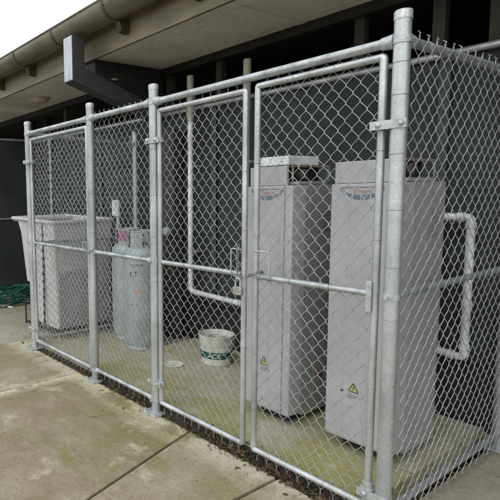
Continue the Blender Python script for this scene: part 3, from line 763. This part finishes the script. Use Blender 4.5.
bm = NB(); box(bm, -5.88, 3.5, 1.350, 1.365, .022, .432); obj('void_sheet', bm, 'wood_and_void', sc)  # dark sheet added for the black void below the cloth
bm = NB(); tube(bm, [(-5.9, 1.335, .44), (3.5, 1.335, .44)], .012, 12); obj('lower_rail', bm, 'black', sc, smooth=True)
for x in (-5.26, -4.3, 1.6, 3.4):
    bm = NB(); lathe(bm, [(.022, .021), (.022, 2.29), (.01, 2.30)], (x, 1.31, 0), 14); obj('post', bm, 'rail', sc, smooth=True)
loc_parts(sc)
s2 = thing('shade_screen', 'dark mesh screen fence closing the left end, behind the green hose', 'screen fence', (-5.9, .2, 0))
bm = NB(); sheet(bm, lambda u, v: (-5.93 + .012 * noise.noise(Vector((u * 12, v * 3, 5))), -1.2 + 2.53 * u, .06 + 2.2 * v), 50, 20)
bmesh.ops.solidify(bm, geom=bm.faces[:], thickness=.003); obj('cloth', bm, 'cloth', s2, smooth=True)
for z, r_ in ((2.285, .019), (1.135, .014)):
    bm = NB(); tube(bm, [(-5.905, -1.2, z), (-5.905, 1.31, z)], r_, 14); obj('rail', bm, 'rail', s2, smooth=True)
bm = NB(); chain_link(bm, (-5.90, -1.2, 0), (0, 1, 0), (1, 0, 0), 2.5, .06, 2.27, top=None, bottom=None, seed=21, r=.0012); obj('wire_mesh', bm, 'gap_wire', s2, smooth=True, angle=180)
for y in (-1.2, 1.30):
    bm = NB(); lathe(bm, [(.024, .0), (.024, 2.34), (.01, 2.345)], (-5.90, y, 0), 16); obj('post', bm, 'rail', s2, smooth=True)
loc_parts(s2)

# ------------------------------------------------------------------ white tub bin, hose, stick
tb = thing('waste_bin', 'large white tub with a wide lip beyond the left end of the cage', 'bin', (-3.8, .65, 0))
bm = NB()
def sect(t):  # cross-section at height fraction t (0 bottom, 1 top)
    z = .10 + 1.11 * t
    xl = -3.86 - .40 * t ** 1.6 ; xr = -3.405
    y0 = .335 - .03 * t; y1 = 1.0 + .03 * t; rc = .022
    out = []
    for cx_, cy_, a0 in ((xr - rc, y0 + rc, -PI / 2), (xr - rc, y1 - rc, 0), (xl + rc, y1 - rc, PI / 2), (xl + rc, y0 + rc, PI)):
        for k in range(6):
            a = a0 + PI / 2 * k / 5; out.append((cx_ + rc * math.cos(a), cy_ + rc * math.sin(a), z))
    return out
rs = [[bm.verts.new(p) for p in sect(i / 14)] for i in range(15)]
n = len(rs[0])
for i, (A, B) in enumerate(zip(rs, rs[1:])):
    for k in range(n): bm.faces.new((A[k], A[(k + 1) % n], B[(k + 1) % n], B[k]))
bm.faces.new(rs[0][::-1])
ins = [bm.verts.new((-3.83 + (v.co.x + 3.83) * .95, .66 + (v.co.y - .66) * .95, 1.205)) for v in rs[-1]]
low = [bm.verts.new((v.co.x * .9 - .38, .66 + (v.co.y - .66) * .85, .5)) for v in ins]
for k in range(n):
    bm.faces.new((rs[-1][k], rs[-1][(k + 1) % n], ins[(k + 1) % n], ins[k])); bm.faces.new((ins[k], ins[(k + 1) % n], low[(k + 1) % n], low[k]))
bm.faces.new(low); bmesh.ops.recalc_face_normals(bm, faces=bm.faces)
obj('tub_body', bm, 'bin', tb, smooth=True)
bm = NB(); lipc = [Vector(p) for p in sect(1)]
pts = [p + Vector(((-.12 if p.x < -3.9 else .006), 0, -.016 if p.x > -3.9 else .006)) for p in lipc]; pts.append(pts[0])
tube(bm, pts, .021, 10, cap=False)
box(bm, -4.36, -4.20, .31, 1.02, 1.185, 1.215)
obj('lip', bm, 'bin', tb, smooth=True, angle=60)
bm = NB(); prism(bm, [(.345, .12), (.99, .12), (.99, .74), (.345, .68)], 'x', -3.404, -3.392); obj('shaded_side', bm, 'bin_shade_grey', tb, bevel=.004)  # grey sheet that paints the shade on the tub's lower side
bm = NB(); tube(bm, [(-3.64 + .004 * math.sin(i * 2.1), .30 + .02 * (1 - i / 30) * .5, 1.20 - 1.13 * i / 30) for i in range(31)], .011, 8); obj('strap', bm, 'black', tb, smooth=True)
bm = NB()
for x, y in ((-4.22, .36), (-4.2, .98), (-3.47, .40), (-3.47, .95)): tube(bm, [(x, y, .0), (x, y, .30 if x < -4 else .11)], .010, 8)
tube(bm, [(-4.22, .36, .29), (-3.84, .38, .29)], .008, 8); tube(bm, [(-4.22, .36, .03), (-3.47, .40, .03)], .010, 8); tube(bm, [(-4.2, .98, .29), (-3.84, .97, .29)], .008, 8)
obj('leg_frame', bm, 'black', tb, smooth=True)
for x, y in ((-3.95, .38), (-3.5, .95)):
    bm = NB(); lathe(bm, [(.04, -.014), (.045, -.01), (.045, .01), (.04, .014)], (x, y, .045), 20, axis='y'); obj('wheel', bm, 'black', tb, smooth=True)
loc_parts(tb)
# coiled hose
bm = NB(); rnd = random.Random(4)
path = []
for i in range(620):
    a = i * 2 * PI / 48; lay = i / 620
    rr = .33 + .10 * math.sin(i * .0231 * 3.3) + .07 * noise.noise(Vector((i * .01, 0, 2)))
    path.append((-5.35 + rr * math.cos(a) * .62 + .05 * math.sin(i * .03), .62 + rr * math.sin(a) * 1.28 + .04 * math.sin(i * .021), .02 + .20 * lay + .09 * noise.noise(Vector((math.cos(a) * 2, math.sin(a) * 2, i * .006)))))
tube(bm, path, .0105, 8)
tag(obj('garden_hose', bm, 'hose', smooth=True), 'loosely coiled green garden hose on the ground by the left screen', 'hose')
bm = NB(); tube(bm, [(-5.6, .30, .012), (-5.02, .55, .012)], .012, 10)
tag(obj('white_stick', bm, 'bucket', smooth=True), 'white plastic stick lying on the ground in front of the hose', 'stick')

# ------------------------------------------------------------------ building: eaves, gutter, dark verandah behind
bd = thing('building', 'low building with olive gutter, pale soffit and dark verandah above the screen', 'building', (-1.5, 1.6, 0))
X0, X1 = -11, 5
ZS = 2.72
bm = NB(); box(bm, X0, X1, .575, 1.40, ZS, ZS + .012); sf = obj('soffit', bm, 'soffit', bd)
for x in (-8.6, -6.2, -3.8, -1.4, 1.0, 3.4):
    bm = NB(); box(bm, x - .02, x + .02, .577, 1.398, ZS - .005, ZS - .0005); obj('cover_strip', bm, 'soffit', sf)
bm = NB(); box(bm, X0, X1, .545, .572, ZS - .012, 3.03); obj('fascia', bm, 'fascia', bd, bevel=.003)
bm = NB(); box(bm, X0, X1, 1.402, 1.45, ZS - .07, ZS + .02); obj('header', bm, 'wood_and_void', bd)
gc = (.415, 3.02); GR = .134
bm = NB(); pr = []
for k in range(25):
    a = PI + PI * k / 24; pr.append((gc[0] + GR * math.cos(a), gc[1] + GR * math.sin(a)))
pr2 = [(gc[0] + (GR - .003) * math.cos(PI + PI * k / 24), gc[1] + (GR - .003) * math.sin(PI + PI * k / 24)) for k in range(24, -1, -1)]
prism(bm, pr + pr2, 'x', X0, X1)
tube(bm, [(X0, gc[0] - GR, gc[1] + .004), (X1, gc[0] - GR, gc[1] + .004)], .010, 12)
gu = obj('gutter', bm, 'gutter', bd, smooth=True, angle=40)
for i in range(17):
    x = -9.25 + .85 * i
    bm = NB(); out = [(gc[0] + (GR + .006) * math.cos(PI + PI * k / 20), gc[1] + (GR + .006) * math.sin(PI + PI * k / 20)) for k in range(0, 20)]
    inn = [(gc[0] + (GR + .001) * math.cos(PI + PI * k / 20), gc[1] + (GR + .001) * math.sin(PI + PI * k / 20)) for k in range(19, -1, -1)]
    prism(bm, out + inn, 'x', x - .014, x + .014)
    sp = obj('strap', bm, 'bracket', gu, smooth=True, angle=40)
    bm = NB(); prism(bm, [(.543, 2.79), (.543, 2.90), (.44, 2.875), (.46, 2.80)], 'x', x - .03, x + .03); obj('bracket_block', bm, 'block', sp)
bm = NB(); prism(bm, [(.46, 3.08), (4.6, 3.75), (4.6, 3.79), (.46, 3.12)], 'x', X0, X1); obj('roof', bm, 'roof', bd)
# deep dark verandah behind the soffit
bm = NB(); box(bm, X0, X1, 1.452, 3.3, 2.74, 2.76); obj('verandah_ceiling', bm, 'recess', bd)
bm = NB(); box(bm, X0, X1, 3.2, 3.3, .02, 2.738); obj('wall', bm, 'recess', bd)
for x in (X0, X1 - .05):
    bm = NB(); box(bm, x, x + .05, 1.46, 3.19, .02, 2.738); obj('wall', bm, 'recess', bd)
for x in (-5.1, -2.98, -2.3, -1.0, -.50, -.20, 1.2):
    bm = NB(); box(bm, x - .035, x + .035, 1.47, 1.53, .022, 2.735); obj('stud', bm, 'stud', bd)
for x in (-7.0, -6.5, -4.3, -3.6):
    bm = NB(); box(bm, x - .05, x + .05, 1.9, 1.98, .022, 2.735); obj('stud', bm, 'stud', bd)
# tapered dark beam shaped to fill the black area under the soffit
bm = NB(); prism(bm, [(.58, ZS - .006), (1.39, ZS - .006), (1.39, 2.28), (.58, 2.46)], 'x', -3.22, -3.0); obj('beam', bm, 'wood_and_void', bd, bevel=.004)
# box downpipe: drop from the gutter, then raked back to the wall
bm = NB(); sl = -.29
prof = [(.272, 2.865), (.272, 2.475), (1.30, 2.475 + sl * 1.03), (1.30, 2.595 + sl * 1.03), (.40, 2.60), (.40, 2.865)]
prism(bm, prof, 'x', -3.04, -2.895)
dp = obj('downpipe', bm, 'downpipe', bd, bevel=.004)
bm = NB(); box(bm, -3.038, -2.897, .2665, .2705, 2.485, 2.862); obj('front_plate', bm, 'downpipe_face', dp, bevel=.0015)  # pale plate on the front, the other faces stay charcoal
loc_parts(bd)
# ceiling lights
def dome(label, c, r, axis):
    bm = NB()
    if axis == 'z': lathe(bm, [(r, 0), (r, -.02), (r * .92, -.04), (r * .6, -.062), (.002, -.07)], c, 32)
    else: lathe(bm, [(r, 0), (r, .015), (r * .6, .03), (.002, .035)], c, 32, axis='x')
    if axis == 'x':
        for v in bm.verts: v.co.z = c[2] + (v.co.z - c[2]) * .45; v.co.y = c[1] + (v.co.y - c[1]) * 1.5
    tag(obj('ceiling_light', bm, 'lamp', smooth=True), label, 'ceiling light', 'unlit light fittings under the eaves')
dome('round brown unlit light fitting on the pale soffit, left of the downpipe', (-4.93, .98, ZS - .001), .14, 'z')
dome('small unlit oval fitting on the side of the dark beam behind the downpipe', (-2.999, .80, 2.555), .026, 'x')

# ------------------------------------------------------------------ moss tufts along the paving edges
bm = NB()
for i in range(420):
    if random.random() < .6: x, y, z = random.uniform(-3.2, -.05), random.gauss(-.016, .008), .001
    else: x, y, z = random.uniform(-2.3, -.12), abs(random.gauss(0, .012)) + .060, .056
    for k in range(4):
        a = random.random() * 6.28; h = random.uniform(.004, .012); w = .0035
        p = Vector((x + random.gauss(0, .006), y + random.gauss(0, .006), z)); d = Vector((math.cos(a), math.sin(a), 0))
        bm.faces.new([bm.verts.new(p - d * w), bm.verts.new(p + d * w), bm.verts.new(p + d.orthogonal() * .2 * w + Vector((0, 0, h)))])
M['moss'] = mat('moss', (.10, .12, .02), .9, 0, .4, 30)
tag(obj('moss', bm, 'moss'), 'green moss along the paving and pad edges', 'moss', kind='stuff')

# ------------------------------------------------------------------ camera
cam = bpy.data.cameras.new('camera'); co = bpy.data.objects.new('camera', cam); COL.objects.link(co); S.camera = co
r_ = Vector((0.55023447, 0.83473399, -0.02147549)); u_ = Vector((-0.0771862, 0.07645416, 0.99408101)); f_ = Vector((-0.83143509, 0.54532003, -0.10649765))
mx = Matrix(((r_.x, u_.x, -f_.x, 1.0248), (r_.y, u_.y, -f_.y, -2.1203), (r_.z, u_.z, -f_.z, 1.472), (0, 0, 0, 1)))
co.matrix_world = mx
cam.sensor_width = 36; cam.sensor_height = 36; cam.lens = 503.84 * 36 / 500
cam.shift_x = (250 - 93.64) / 500; cam.shift_y = (248.05 - 250) / 500
cam.clip_start = .05; cam.clip_end = 600

# ------------------------------------------------------------------ light: overcast day
w = bpy.data.worlds.new('World'); S.world = w; w.use_nodes = True
N = w.node_tree.nodes; L = w.node_tree.links; bg = N['Background']
sky = N.new('ShaderNodeTexSky'); sky.sky_type = 'NISHITA'; sky.sun_disc = False
EL, AZ = math.radians(52), math.radians(165)
sky.sun_elevation = EL; sky.sun_rotation = AZ; sky.air_density = 1.0; sky.dust_density = 5.0; sky.ozone_density = .6
hs = N.new('ShaderNodeHueSaturation'); hs.inputs['Saturation'].default_value = .22; hs.inputs['Value'].default_value = 1.0
L.new(sky.outputs['Color'], hs.inputs['Color']); cl = N.new('ShaderNodeTexNoise'); cl.inputs['Scale'].default_value = 1.6; cl.inputs['Detail'].default_value = 8
tcw = N.new('ShaderNodeTexCoord'); L.new(tcw.outputs['Generated'], cl.inputs['Vector'])
cr = N.new('ShaderNodeValToRGB'); L.new(cl.outputs['Fac'], cr.inputs['Fac'])
cr.color_ramp.elements[0].position = .3; cr.color_ramp.elements[0].color = (6.4, 6.8, 7.2, 1)
cr.color_ramp.elements[1].position = .6; cr.color_ramp.elements[1].color = (8.0, 8.4, 8.7, 1)
mc = N.new('ShaderNodeMix'); mc.data_type = 'RGBA'; mc.inputs[0].default_value = .85
L.new(hs.outputs['Color'], mc.inputs[6]); L.new(cr.outputs['Color'], mc.inputs[7]); L.new(mc.outputs[2], bg.inputs['Color'])
bg.inputs['Strength'].default_value = .15
sun = bpy.data.lights.new('sun', 'SUN'); sun.energy = .5; sun.angle = math.radians(45); sun.color = (1, .98, .95)
so = bpy.data.objects.new('sun', sun); COL.objects.link(so)
dirv = Vector((math.sin(AZ) * math.cos(EL), math.cos(AZ) * math.cos(EL), math.sin(EL)))
so.rotation_euler = (-dirv).to_track_quat('-Z', 'Y').to_euler(); so.location = (0, -5, 8)

S.view_settings.view_transform = 'Standard'; S.view_settings.look = 'None'; S.view_settings.gamma = 1; S.view_settings.use_curve_mapping = False
S.view_settings.exposure = .5
S.cycles.use_denoising = True
S.cycles.max_bounces = 8
